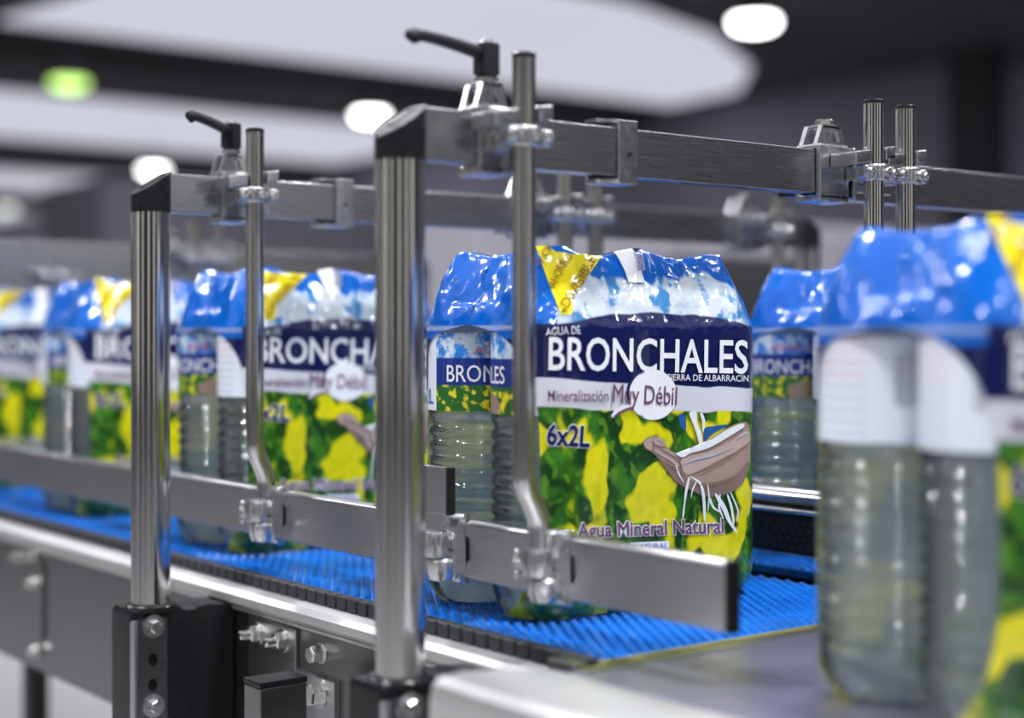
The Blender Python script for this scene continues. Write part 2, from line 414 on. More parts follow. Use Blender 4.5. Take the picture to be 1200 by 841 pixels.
def portal(x, y, zt, h, label, bar_end, far_start=None, far_end=None, base=-0.14, clips=(), group='portal frames over the conveyor', xo=-0.036, nearpost=True):
    t = thing('portal_frame', (x, y, base), label, 'frame', group)
    zb = zt-h; r = 0.021
    def post(py, sgn):
        obj('post', cyl(NB(), (x if sgn > 0 else x+xo, py, base), (x if sgn > 0 else x+xo, py, zb+0.004), r, seg=48), 'tube', t)
        xx = x if sgn > 0 else x+xo
        cc = obj('corner_connector', corner_cap(NB(), xx, py, zb-0.001, zt+0.002, r+0.0008, sgn), 'black', t)
        # recessed slot in the sloping top
        bm = NB(); ang = math.atan2(h-0.019, 2*r)
        box(bm, -0.0055, 0.0055, -0.012, 0.014, -0.0006, 0.0006, 0.0004)
        for v in bm.verts:
            cyy = v.co.y*math.cos(ang)-v.co.z*math.sin(ang); cz = v.co.y*math.sin(ang)+v.co.z*math.cos(ang)
            v.co = Vector((xx+v.co.x, py+sgn*cyy, zb+0.019+(h-0.019)*0.55+cz+0.0003))
        obj('slot', bm, 'handle', cc)
    def barpart(a, b, xx, endcap):
        ba = obj('crossbar', box(NB(), xx-0.010, xx+0.010, a, b, zb, zt, 0.0015), 'bar', t)
        if endcap is not None:
            s = 1 if endcap > (a+b)/2 else -1
            obj('end_cap', box(NB(), xx-0.0103, xx+0.0103, min(endcap, endcap+s*0.004), max(endcap, endcap+s*0.004), zb-0.0003, zt+0.0003, 0.001), 'black', ba)
    if nearpost: post(y, 1)
    barpart(y+r*0.6, bar_end, x, bar_end)
    for cy in clips: clip(t, x, cy, zb, zt)
    if far_end:
        barpart(far_start, far_end-r*0.6, x+xo, far_start)
        post(far_end, -1)
    return t
def clip(t, x, cy, zb, zt):
    bm = NB(); g = 0.0006; th = 0.0035
    box(bm, x+0.010+g, x+0.010+g+th, cy-0.003, cy+0.021, zb-0.007, zt+0.007, 0.001)
    for z0, z1 in ((zt+0.0035, zt+0.007), (zb-0.007, zb-0.0035)):
        prism(bm, [(x-0.010, cy+0.021), (x+0.0135, cy+0.021), (x+0.0135, cy-0.006), (x+0.006, cy-0.024), (x-0.010, cy-0.024)], 'z', z0, z1)
    box(bm, x-0.0145, x-0.0108, cy-0.02, cy+0.021, zb-0.007, zt+0.007, 0.001)
    o = obj('bar_clip', bm, 'cast', t)
    obj('set_screw', cyl(NB(), (x+0.014, cy+0.010, (zt+zb)/2-0.002), (x+0.0152, cy+0.010, (zt+zb)/2-0.002), 0.0022, seg=12), 'handle', o)
    return o

P1 = (-1.0868, 0.7194); P2 = (-1.5884, 0.7239)
ZT1, H1 = 0.4585, 0.0455
ZT2, H2 = 0.4445, 0.0430
portal(P1[0], P1[1], ZT1, H1, 'steel portal whose round post stands next to the capped open rail end', 1.277, 1.235, 1.83, clips=(0.955,))
portal(P2[0], P2[1], ZT2, H2, 'steel portal standing one step up the line, post beside the slotted black clamp', 1.277, 1.235, 1.83, clips=(0.955,))
portal(-2.66, 0.72, 0.432, 0.043, 'steel portal upstream, its crossbar behind the second six-pack', 1.277, 1.235, 1.83)
portal(-3.39, 0.72, 0.425, 0.043, 'steel portal farthest up the line, crossing beyond all the packs', 1.277, 1.235, 1.83)
post_clamp(P1[0], P1[1], 'black plastic post clamp half hidden behind the pale transfer table cover', -0.022)
post_clamp(P2[0], P2[1], 'black plastic post clamp with slotted steel strip beside the square post', -0.030)

# ------------------------------------------------------------------ clamps on the crossbars
def bar_clamp(x, cy, zb, zt, rods, rodx, label, lever=True, turn=0.0, group='crossbar clamps'):
    zm = (zt+zb)/2
    t = thing('bar_clamp', (x, cy, zm), label, 'clamp', group)
    # C-shaped jaw round the bar: front, back, lips
    bm = NB()
    ya, yb = (cy-0.030, cy+0.004) if lever else (cy-0.036, cy+0.010)
    box(bm, x+0.0106, x+0.0165, ya, yb, zb-0.006, zt+0.004, 0.0018)
    box(bm, x-0.0165, x-0.0106, ya, yb, zb-0.006, zt+0.004, 0.0018)
    box(bm, x-0.0165, x+0.0165, ya, yb, zb-0.009, zb-0.0006, 0.002)
    box(bm, x-0.0165, x+0.0165, ya, yb, zt+0.0006, zt+0.006, 0.002)
    obj('jaw', bm, 'cast', t)
    # trapezoid yoke with windows above
    bm = NB(); m0, m1 = ya, yb; mc = (m0+m1)/2; hw = (m1-m0)/2
    zt0 = zt+0.005; top = zt0+0.021
    for xx0, xx1 in ((x+0.007, x+0.0125), (x-0.0125, x-0.007)):
        out = [(mc-hw, zt0), (mc+hw, zt0), (mc+hw*0.62, top), (mc-hw*0.62, top)]
        inn = [(mc-hw*0.62, zt0+0.004), (mc+hw*0.62, zt0+0.004), (mc+hw*0.4, top-0.005), (mc-hw*0.4, top-0.005)]
        ring_prism(bm, out, inn, 'x', xx0, xx1)
    box(bm, x-0.0125, x+0.0125, mc-hw*0.62, mc+hw*0.62, top-0.004, top, 0.001)
    box(bm, x-0.003, x+0.0115, mc-0.0028, mc+0.0028, zt0+0.002, top-0.002)
    obj('yoke', bm, 'cast', t)
    # second half: plate beside the jaw carrying the swivel arms
    bm = NB()
    box(bm, x-0.015, x+0.019, yb+0.0035, yb+0.0095, zb-0.004, zt+0.004, 0.0018)
    box(bm, x+0.012, x+0.0175, yb+0.0035, cy+0.032 if lever else max(rods)+0.012, zb+0.003, zm-0.002, 0.0018)
    obj('swivel_plate', bm, 'cast', t)
    sy = mc+0.003
    if lever:
        obj('clamp_screw', cyl(cyl(NB(), (x, sy, top), (x, sy, top+0.010), 0.0075, seg=20), (x, sy, top+0.003), (x, sy, top+0.0055), 0.0105, seg=20), 'bolt', t)
        z0 = top+0.008
        bm = NB(); prism(bm, [(x-0.0085, sy-0.0085), (x+0.0085, sy-0.0085), (x+0.0095, sy+0.006), (x+0.0065, sy+0.0095), (x-0.0065, sy+0.0095), (x-0.0095, sy+0.006)], 'z', z0, z0+0.0285, 0.0018)
        cyl(bm, (x, sy, z0-0.002), (x, sy, z0+0.002), 0.0092, seg=24)
        # tapering arm rising a little towards its rounded knob
        n = 10; prev = None; rings = []
        for i in range(n+1):
            q = i/n; yy = sy-0.008-q*0.076; zc = z0+0.0195+0.0085*q+0.0015*math.sin(q*PI)
            hh = 0.0062-0.0016*q+(0.0022 if i >= n-1 else 0)-(0.003 if i == n else 0); ww = 0.0062-0.0012*q-(0.002 if i == n else 0)
            rings.append([bm.verts.new((x+ww*math.cos(2*PI*k/12), yy, zc+hh*math.sin(2*PI*k/12)-(0.0016 if i >= n-1 else 0))) for k in range(12)])
        for a, b in zip(rings, rings[1:]):
            for k in range(12): bm.faces.new((a[k], a[(k+1) % 12], b[(k+1) % 12], b[k]))
        bm.faces.new(rings[0][::-1]); bm.faces.new(rings[-1])
        bmesh.ops.rotate(bm, verts=bm.verts, cent=(x, sy, 0), matrix=Matrix.Rotation(turn, 3, 'Z'))
        obj('lever_handle', bm, 'handle', t)
        obj('lever_button', cyl(NB(), (x, sy, z0+0.0285), (x, sy, z0+0.0315), 0.006, 0.005, seg=20), 'bolt', t)
    else:
        obj('top_bolt', hexbolt(NB(), (x, sy, top), (0, 0, 1), 0.010, 0.006, 0.0135), 'bolt', t)
    # collars round the rods with ears and bolts
    for q, ry in enumerate(rods):
        zc = zm-0.001 if lever else zm-0.002
        bm = NB()
        lathe(bm, [(0.0112, -0.0085), (0.0150, -0.0085), (0.0160, -0.006), (0.0160, 0.006), (0.0150, 0.0085), (0.0112, 0.0085)], (rodx, ry, zc), 28)
        for s in (-1, 1): box(bm, rodx-0.004, rodx+0.0105, ry+s*0.0185-0.0065, ry+s*0.0185+0.0065, zc-0.0075, zc+0.0075, 0.003)
        box(bm, x+0.017, rodx-0.012, ry-0.012, ry+0.012, zc-0.0075, zc+0.0075, 0.002)
        co = obj('rod_collar', bm, 'cast', t)
        for s in (-1, 0.08, 1):
            pp = Vector((rodx+(0.0105 if abs(s) == 1 else 0.0155), ry+s*0.0185, zc))
            b2 = NB(); lathe_dir(b2, pp, Vector((1, 0, 0)), [(0.0044, 0), (0.0044, 0.003), (0.0036, 0.004), (0.0024, 0.004), (0.0022, 0.0015)])
            obj('collar_bolt', b2, 'bolt', co)
        # wedge plates just above the collar, either side of the rod
        for s in (-1, 1):
            bm = NB(); y0_, y1_ = (ry-0.036, ry-0.0115) if s < 0 else (ry+0.0115, ry+0.027)
            z0_ = zc+0.012
            r = bmesh.ops.create_cube(bm, size=1)
            for v in r['verts']:
                f = 1 if v.co.y > 0 else 0
                yy = y1_ if f else y0_
                tilt = (yy-ry)*0.16
                v.co = Vector(((x+0.0175) if v.co.x < 0 else rodx+0.007, yy, (z0_ if v.co.z < 0 else z0_+0.0135)+tilt))
            bmesh.ops.bevel(bm, geom=bm.edges[:], offset=0.0016, segments=2, profile=0.5, affect='EDGES')
            obj('wedge_plate', bm, 'cast', t)
    return t
def lathe_dir(bm, p, d, prof, seg=16):
    u, v = frame_of(d); rings = []
    for r, h in prof: rings.append([bm.verts.new(p+d*h+u*r*math.cos(2*PI*k/seg)+v*r*math.sin(2*PI*k/seg)) for k in range(seg)])
    for a, b in zip(rings, rings[1:]):
        for k in range(seg): bm.faces.new((a[k], a[(k+1) % seg], b[(k+1) % seg], b[k]))
    bm.faces.new(rings[0][::-1]); bm.faces.new(rings[-1])

def rod(x, y, ztop, zbot, dy, label, zbend=0.145, r=0.0100):
    t = thing('support_rod', (x, y+dy, zbot), label, 'rod', 'vertical support rods')
    pts = [(x, y, ztop)]
    for q in range(1, 8): pts.append((x, y, ztop+(zbend-ztop)*q/7))
    zb2 = zbend-0.045
    for q in range(1, 9):
        f = q/8; s = f*f*(3-2*f); pts.append((x, y+dy*s, zbend+(zb2-zbend)*f))
    pts.append((x, y+dy, zbot))
    obj('rod_body', pipe(NB(), pts, r, 28), 'tube', t)
    obj('rod_plug', lathe(NB(), [(r+0.0003, 0), (r+0.0003, 0.003), (r-0.001, 0.0042), (0.001, 0.0044)], (x, y, ztop-0.001), 28), 'black', t)

RX1, RX2 = P1[0]+0.045, P2[0]+0.045
bar_clamp(P1[0], 0.820, ZT1-H1, ZT1, [0.8163], RX1, 'steel crossbar clamp with black lever over the open end of the front rail')
bar_clamp(P2[0], 0.832, ZT2-H2, ZT2, [0.828], RX2, 'steel crossbar clamp with black lever on the portal beside the slotted black clamp', turn=0.5)
rod(RX1, 0.8163, 0.5035, 0.066, 0.0165, 'thick steel rod bent at its foot, holding the open end of the front rail')
rod(RX2, 0.828, 0.4935, 0.060, 0.0145, 'thick steel rod bent at its foot, in front of the second six-pack')
for (x, zt, h, lab) in ((P1[0], ZT1, H1, 'over the transfer table end'), (P2[0], ZT2, H2, 'on the second portal above a six-pack'),
                        (-2.66, 0.432, 0.043, 'on the third portal up the line'), (-3.39, 0.425, 0.043, 'on the portal farthest up the line')):
    bar_clamp(x, 1.262, zt-h, zt, [1.2765, 1.3285], x+0.045, 'steel double rod clamp with bolted top '+lab, lever=False, group='double rod clamps')
    for ry, side in ((1.2765, 'perforated rail'), (1.3285, 'neighbour lane rail')):
        rod(x+0.045, ry, (0.5065 if side[0] == 'p' else 0.5055)-(0.4585-zt), 0.07, 0.004 if side[0] == 'p' else -0.004, 'straight steel rod to the '+side+' '+lab, r=0.0104)
# far-side clamp of the second portal
bar_clamp(P2[0]-0.036, 1.70, ZT2-H2, ZT2, [1.715], P2[0]+0.010, 'steel crossbar clamp by the far post of the second portal', lever=False, group='crossbar clamps')
rod(P2[0]+0.010, 1.715, 0.47, 0.066, -0.01, 'steel rod hanging by the far post of the second portal')

# ================================================================== GUIDE RAILS
RY = 0.852
def rail(name, label, y, z0, z1, xa, xb, sgn, group='guide rails', cap=True):
    """sgn = -1: outer steel face looks to -Y"""
    t = thing(name, (xb, y, z0), label, 'guide rail', group)
    h = z1-z0; s = sgn
    prof = [(y, z0+0.002), (y, z0+h*0.24), (y-s*0.0030, z0+h*0.32), (y-s*0.0030, z0+h*0.66), (y, z0+h*0.74), (y, z1-0.006),
            (y-s*0.0014, z1-0.0020), (y-s*0.0050, z1), (y-s*0.011, z1), (y-s*0.011, z0), (y-s*0.002, z0)]
    obj('rail_profile', prism(NB(), prof, 'x', xa, xb), 'rail', t, angle=50)
    if cap: obj('rail_end_cap', box(NB(), xb, xb+0.004, min(y+s*0.0004, y-s*0.0135), max(y+s*0.0004, y-s*0.0135), z0-0.0006, z1+0.0006, 0.0012), 'black', t)
    pad = obj('pad', box(NB(), xa, xb, min(y-s*0.0112, y-s*0.0145), max(y-s*0.0112, y-s*0.0145), z0+0.002, z1-0.012, 0.001), 'black', t)
    return t, pad
rail('guide_rail', 'long brushed steel front guide rail with a black capped open end', RY, 0.0375, 0.0930, FAR_X, -0.8385, -1)
fr1, pad = rail('guide_rail', 'steel guide rail with black perforated inner pad behind the main six-pack', 1.294, 0.0245, 0.093, -4.4, -0.86, 1)
# two bright lips on top of that rail and the raised beads of its pad
obj('upper_lip', cyl(NB(), (-4.4, 1.2795, 0.0885), (-0.86, 1.2795, 0.0885), 0.0045, seg=14), 'bolt', fr1)
obj('lower_lip', cyl(NB(), (-4.4, 1.2785, 0.0735), (-0.86, 1.2785, 0.0735), 0.0035, seg=14), 'bolt', fr1)
bm = NB()
for row in range(4):
    for k in range(150):
        x = -0.87-(k+(0.5 if row % 2 else 0))*0.0125; z = 0.033+row*0.0095
        r = bmesh.ops.create_icosphere(bm, subdivisions=1, radius=0.0022)
        for v in r['verts']: v.co = Vector((x+v.co.x, 1.2795+v.co.y*0.6, z+v.co.z))
tag(obj('pad_beads', bm, 'handle', fr1), kind='stuff')
rail('guide_rail', 'steel guide rail of the neighbouring lane, back to back with the perforated rail', 1.318, 0.0375, 0.093, -4.4, -0.86, -1)

def rail_clamp(x, label, wing=True, y=RY, group='rail clamps'):
    t = thing('rail_clamp', (x, y, 0.066), label, 'clamp', group)
    zc0, zc1 = 0.0375, 0.0930
    # cast clip hooked over and under the rail, waisted in the middle
    hw = 0.0165
    prof = [(y+0.006, zc1+0.0008), (y+0.006, zc1+0.0045), (y-0.002, zc1+0.0050), (y-0.0075, zc1+0.001), (y-0.0085, zc1-0.008), (y-0.0125, zc1-0.015),
            (y-0.0140, zc1-0.019), (y-0.0140, zc0+0.019), (y-0.0125, zc0+0.012), (y-0.0075, zc0+0.004), (y-0.0060, zc0-0.003), (y-0.001, zc0-0.0055), (y+0.005, zc0-0.005), (y+0.005, zc0-0.001),
            (y-0.0008, zc0-0.001), (y-0.0008, zc1+0.0008)]
    obj('clip', prism(NB(), prof, 'x', x-hw*0.35, x+hw, 0.0012), 'cast', t, angle=50)
    obj('split_line', box(NB(), x-hw*0.36, x+hw*1.02, y-0.0146, y-0.0136, 0.0645, 0.0662), 'handle', t)
    # socket round the rod foot
    bm = NB(); lathe(bm, [(0.0112, -0.012), (0.0150, -0.011), (0.0158, -0.004), (0.0158, 0.006), (0.0140, 0.012), (0.0112, 0.013)], (x-0.002, y-0.0195, 0.070), 26)
    box(bm, x-0.010, x+0.012, y-0.016, y-0.008, 0.056, 0.078, 0.003)
    obj('rod_socket', bm, 'cast', t)
    bm = NB(); lathe(bm, [(0.004, -0.020), (0.0125, -0.018), (0.0155, -0.010), (0.0155, 0.0), (0.012, 0.003)], (x+0.001, y-0.016, 0.055), 22)
    obj('lower_jaw', bm, 'cast', t)
    if wing:
        bm = NB(); pb = Vector((x-0.016, y-0.024, 0.068))
        lathe_dir(bm, pb, Vector((-0.6, -0.8, 0)).normalized(), [(0.0045, -0.006), (0.0062, 0), (0.0068, 0.006), (0.005, 0.010)])
        for s in (1, -1):
            r = bmesh.ops.create_icosphere(bm, subdivisions=2, radius=0.0055)
            for v in r['verts']: v.co = pb+Vector((-0.004, -0.0055, s*0.0085))+Vector((v.co.x*0.7, v.co.y*0.7, v.co.z))
        obj('wing_screw', bm, 'bolt', t)
    return t
rail_clamp(RX1+0.002, 'cast steel rail clamp at the foot of the rod nearest the open rail end')
rail_clamp(RX2+0.002, 'cast steel rail clamp at the foot of the rod before the second six-pack')
rc = rail_clamp(on_y(521, 640, RY-0.012).x, 'cast steel rail clamp carrying a short upright plate behind the round post')
# upright plate held by that clamp
a = on_y(487, 560, RY-0.016); b = on_y(533, 560, RY-0.016); zt_ = on_y(515, 546, RY-0.016).z
bp = thing('upright_plate', ((a.x+b.x)/2, RY-0.016, 0.088), 'short flat steel plate with dark edge standing up behind the round post', 'plate')
obj('plate_body', box(NB(), a.x, b.x-0.006, RY-0.022, RY-0.014, 0.0985, zt_, 0.001), 'rail', bp)
obj('plate_edge', box(NB(), b.x-0.006, b.x-0.002, RY-0.0225, RY-0.0135, 0.0985, zt_+0.0005, 0.001), 'black', bp)
obj('plate_foot', box(NB(), a.x+0.005, b.x-0.01, RY-0.021, RY-0.015, 0.088, 0.0987), 'rail', bp)

# ================================================================== SIX-PACKS
BR = 0.0525                                    # bottle pitch radius
PXC, PYC = -1.207, 1.0335                      # main pack centre
TOPZ, SHZ = 0.349, 0.272
def film_r(z):
    if z < 0.03:
        q = 1-z/0.03; return BR-0.014*q*q
    if z <= SHZ: return BR
    t = (z-SHZ)/(TOPZ-SHZ); return BR-0.0335*t**1.2
def film(p, v, off=0.0, back=False, smooth=False):
    """film surface in pack coordinates: p = distance along the wrap from the panel's middle, v = height (then over the top)"""
    if v <= TOPZ: z = v; r = film_r(z); xh = BR; q = 0
    else:
        q = min(1, (v-TOPZ)/0.0715); z = TOPZ+0.002*math.sin(min(1, q*4)*PI/2); r = 0.019*(1-q); xh = BR*(1-q)
    s = 1 if p >= 0 else -1; a = abs(p)
    if a <= 2*BR: Y = p; X = xh+r; nx, ny = 1, 0
    elif a <= 2*BR+BR*PI/2:
        th = (a-2*BR)/BR; Y = s*(2*BR+r*math.sin(th)); X = xh+r*math.cos(th); nx, ny = math.cos(th), s*math.sin(th)
    else:
        f = min(1, (a-2*BR-BR*PI/2)/BR); X = xh*(1-f); Y = s*(2*BR+r); nx, ny = 0, s
    # wave between neighbouring bottles, film pulled inwards
    wv = (1-math.cos(2*PI*max(-0.105, min(0.105, Y))/0.105))/2
    d = -0.0035*wv*nx*(1 if z > 0.02 else 0)
    sh = max(0, min(1, (z-0.262)/0.03))
    seed = 31.0 if back else 0.0
    if smooth: seed = None
    if not smooth:
     d += 0.0010*noise.noise((Y*26+seed, X*26, z*15))
     d += sh*(0.0034*noise.noise((Y*38+seed, X*38, z*26+5))+0.0018*noise.noise((Y*95+seed, X*95, z*60)))
     d += 0.0007*(1-abs(noise.noise((Y*60+seed, X*60, z*9+9)))*2)*(0.4+sh)
    if v > TOPZ*0.965:
        k = min(1, (v-TOPZ*0.965)/0.012)
        z -= k*(0.0065*wv+0.012*q*(2-q)*0.7+(0 if smooth else 0.0015*noise.noise((Y*50+seed, X*50, 3))))
    # end flap between the two caps
    if ny and not nx and z > 0.3: z -= 0.006*(1-(X/BR)**2 if abs(X) < BR else 0)
    sl = 0.0
    if SHZ < v < TOPZ: sl = 0.45
    elif v >= TOPZ: sl = 1.0
    n = Vector((nx*(1-sl), ny*(1-sl), sl)).normalized()
    P = Vector((X+nx*d, Y+ny*d, z)) + n*off
    if back: P.x = -P.x; P.y = -P.y
    return P
def hole(z):
    q = abs((z-0.135)/0.1375)
    return 0.0 if q >= 1 else 0.096*(1-q**3.2)**(1/3.2)
def film_mesh():
    bm = NB(); uvl = bm.loops.layers.uv.new('print')
    rows = [TOPZ*(i/86)**1.0 for i in range(87)]+[TOPZ+0.0715*(i/12) for i in range(1, 13)]
    nc = 116
    for back in (False, True):
        g = []
        for v in rows:
            L = 4*BR/2+BR*PI/2+BR-hole(v)
            line = []
            for j in range(nc+1):
                p = -L+2*L*j/nc
                line.append((bm.verts.new(film(p, max(v, 0.0005), 0, back)), p, v))
            g.append(line)
        for a, b in zip(g, g[1:]):
            for j in range(nc):
                qd = (a[j], a[j+1], b[j+1], b[j])
                f = bm.faces.new([x[0] for x in qd])
                for l, x in zip(f.loops, qd): l[uvl].uv = (x[1]*10, x[2]*10)
    bmesh.ops.remove_doubles(bm, verts=bm.verts, dist=0.0003)
    return bm

def film_material():
    t = NT('printed_shrink_film')
    uv = t.n('ShaderNodeUVMap'); uv.uv_map = 'print'
    sep = t.n('ShaderNodeSeparateXYZ'); t.put(sep.inputs[0], uv.outputs[0]); u, v = sep.outputs[0], sep.outputs[1]
    wob = t.math('MULTIPLY', t.math('SUBTRACT', t.noise(t.mapping(uv.outputs[0], (1.1, 0.25, 1)), 1.6, 1), 0.5), 0.10)
    vv = t.math('ADD', v, wob)
    # foliage: bright yellow flowers among light and dark green leaves
    fv = t.mapping(uv.outputs[0], (1.0, 0.85, 1), (3.1, 1.7, 0))
    warp = t.noise(fv, 3.2, 2, 0.5, 1)
    vm = t.n('ShaderNodeVectorMath', operation='MULTIPLY_ADD'); t.put(vm.inputs[0], warp); vm.inputs[1].default_value = (0.22, 0.22, 0); t.put(vm.inputs[2], fv)
    n1 = t.noise(vm.outputs[0], 2.35, 1.0, 0.45); n2 = t.noise(vm.outputs[0], 4.0, 2, 0.5); n3 = t.noise(fv, 9, 1.5, 0.5)
    green = t.mix(t.step(n2, 0.52, 0.10), (0.006, 0.055, 0.008), (0.045, 0.21, 0.012))
    green = t.mix(t.math('MULTIPLY', t.step(n3, 0.58, 0.05), 0.6), green, (0.16, 0.36, 0.02))
    yel = t.mix(t.step(n3, 0.5, 0.2), (0.72, 0.70, 0.004), (0.9, 0.80, 0.006))
    fol = t.mix(t.step(t.math('MULTIPLY_ADD', n2, 0.16, n1), 0.612, 0.022), green, yel)
    # snowy mountains against blue sky
    mv = t.mapping(uv.outputs[0], (1.0, 1.5, 1), (0.7, 0.2, 0))
    m1 = t.noise(mv, 2.2, 4, 0.55); m2 = t.noise(t.mapping(uv.outputs[0], (1.5, 1.3, 1)), 2.0, 4, 0.55)
    mnt = t.mix(t.step(m2, 0.57, 0.03), (0.70, 0.77, 0.83), (0.05, 0.26, 0.58))
    mnt = t.mix(t.math('MULTIPLY', t.step(m1, 0.57, 0.06), 0.75), mnt, (0.36, 0.5, 0.66))
    sky = t.mix(t.noise(uv.outputs[0], 1.2, 1), (0.0, 0.10, 0.55), (0.0, 0.165, 0.68))
    ridge = t.math('MULTIPLY_ADD', t.noise(t.mapping(uv.outputs[0], (1, 0, 1), (0.35, 0, 0)), 1.5, 3, 0.6), 0.85, 2.78)
    au = t.math('ABSOLUTE', u)
    ridge = t.math('SUBTRACT', ridge, t.math('MULTIPLY', t.step(au, 1.36, 0.14), 2.0))
    top = t.mix(t.step(v, ridge, 0.02), mnt, sky)
    navy = (0.006, 0.010, 0.085)
    uc = t.math('MINIMUM', t.math('MAXIMUM', u, -1.3), 1.3)
    c = t.mix(t.step(t.math('MULTIPLY_ADD', uc, 0.045, vv), 1.925, 0.008), fol, (0.74, 0.74, 0.80))
    c = t.mix(t.step(t.math('MULTIPLY_ADD', uc, 0.055, vv), 2.178, 0.006), c, navy)
    c = t.mix(t.step(t.math('MULTIPLY_ADD', t.math('MULTIPLY', uc, uc), 0.075, vv), 2.872, 0.010), c, top)
    # blue flap over the end opening with a pale hem
    flap = t.math('MULTIPLY', t.step(au, 1.52, 0.01), t.step(v, 2.62, 0.01))
    c = t.mix(flap, c, sky)
    hem = t.math('MULTIPLY', t.step(au, 1.52, 0.01), t.math('MULTIPLY', t.step(v, 2.70, 0.01), t.math('SUBTRACT', 1.0, t.step(v, 2.745, 0.01))))
    c = t.mix(t.math('MULTIPLY', hem, 0.45), c, (0.7, 0.76, 0.85))
    # fine shrink wrinkles, stronger on the shoulders
    ob = t.coord()
    w1 = t.noise(t.mapping(ob, (1, 1, 0.35)), 42, 2, 0.5); w2 = t.noise(ob, 110, 1, 0.5)
    sh = t.math('MULTIPLY', t.step(v, 2.75, 0.3), t.math('MULTIPLY_ADD', t.step(au, 1.45, 0.1), -0.6, 1.0))
    hgt = t.math('MULTIPLY', t.math('MULTIPLY_ADD', w2, 0.3, w1), t.math('MULTIPLY_ADD', sh, 0.9, 0.28))
    nrm = t.bump(hgt, 0.8, 0.0045)
    bf = t.n('ShaderNodeNewGeometry').outputs['Backfacing']
    cb = t.mix(t.math('MULTIPLY', bf, 0.9), c, (0.76, 0.80, 0.84))
    b = t.pbr(Base_Color=cb, Roughness=0.16, Normal=nrm, Coat_Weight=0.5, Coat_Roughness=0.03)
    tr = t.n('ShaderNodeBsdfTranslucent'); t.put(tr.inputs[0], t.mix(0.25, c, (0.75, 0.8, 0.84)))
    mx = t.n('ShaderNodeMixShader'); mx.inputs[0].default_value = 0.2
    t.t.links.new(b.outputs[0], mx.inputs[1]); t.t.links.new(tr.outputs[0], mx.inputs[2])
    return t.out(mx.outputs[0])
M['film'] = film_material()
def ink(name, col, rough=0.16):
    t = NT(name); nz = t.noise(t.coord(), 60, 3)
    c = t.mix(nz, tuple(x*0.9 for x in col), tuple(min(1, x*1.06) for x in col))
    w1 = t.noise(t.mapping(t.coord(), (1, 1, 0.35)), 60, 3, 0.6)
    b = t.pbr(Base_Color=c, Roughness=rough, Normal=t.bump(w1, 0.15, 0.003), Coat_Weight=0.3, Coat_Roughness=0.06)
    return t.out(b.outputs[0])
M['i_white'] = ink('white_print', (0.80, 0.80, 0.84)); M['i_navy'] = ink('navy_print', (0.010, 0.012, 0.09))
M['i_deep'] = ink('deep_blue_print', (0.02, 0.10, 0.3)); M['i_blue'] = ink('blue_print', (0.02, 0.11, 0.5)); M['i_maroon'] = ink('maroon_print', (0.10, 0.035, 0.06))
M['i_plum'] = ink('plum_print', (0.16, 0.07, 0.12)); M['i_yellow'] = ink('yellow_print', (0.80, 0.66, 0.01))
M['i_brown'] = ink('brown_print', (0.17, 0.055, 0.012)); M['i_skin'] = ink('skin_print', (0.34, 0.235, 0.20))
M['i_skin2'] = ink('pale_skin_print', (0.46, 0.34, 0.30)); M['i_skin3'] = ink('dark_skin_print', (0.22, 0.14, 0.115))
M['i_water'] = ink('water_print', (0.74, 0.77, 0.78)); M['i_grey'] = ink('grey_print', (0.42, 0.43, 0.5)); M['i_green'] = ink('green_print', (0.03, 0.17, 0.02))
M['i_pink'] = ink('pink_print', (0.65, 0.16, 0.2))

# --- print pieces are laid out on the panel in photo pixels of the main pack, then wrapped on the film
def panel(px, py):
    """distance along the wrap and height of the point of the smooth film that shows at a pixel of the main pack"""
    P = on_x(px, py, PXC+2*BR); p, v = P.y-PYC, max(0.01, min(0.34, P.z))
    def pr(p, v):
        q = film(p, v, 0, False, True); X, Y = PXC+q.x, PYC+q.y; d = -X*CO+Y*SI
        return 600+F*(X*SI+Y*CO)/d, HZ-F*(q.z-CAMZ)/d
    e = 5e-4
    for _ in range(5):
        x0, y0 = pr(p, v); dx, dy = px-x0, py-y0
        if abs(dx)+abs(dy) < 0.02: break
        xp, yp = pr(p+e, v); xv, yv = pr(p, v+e)
        a, b, c, d = (xp-x0)/e, (xv-x0)/e, (yp-y0)/e, (yv-y0)/e; det = a*d-b*c
        if abs(det) < 1e3: break
        p += max(-0.02, min(0.02, (dx*d-dy*b)/det)); v += max(-0.012, min(0.012, (a*dy-c*dx)/det))
        v = max(0.001, min(TOPZ+0.03, v))
    return p, v
def wrap(bm, off, grid=7.0):
    xs = [v.co.x for v in bm.verts]; ys = [v.co.y for v in bm.verts]
    for ax, lo, hi in ((0, min(xs), max(xs)), (1, min(ys), max(ys))):
        k = math.ceil(lo/grid)
        while k*grid < hi:
            co = Vector((k*grid, 0, 0)) if ax == 0 else Vector((0, k*grid, 0))
            bmesh.ops.bisect_plane(bm, geom=bm.verts[:]+bm.edges[:]+bm.faces[:], plane_co=co, plane_no=(1, 0, 0) if ax == 0 else (0, 1, 0))
            k += 1
    bmesh.ops.triangulate(bm, faces=bm.faces[:])
    for v in bm.verts:
        p, z = panel(v.co.x, v.co.y); v.co = film(p, z, off)
    return bm
def poly_bm(polys):
    bm = NB()
    for pl in polys:
        vs = [bm.verts.new((x, y, 0)) for x, y in pl]; f = bm.faces.new(vs)
    bmesh.ops.triangulate(bm, faces=bm.faces[:])
    return bm
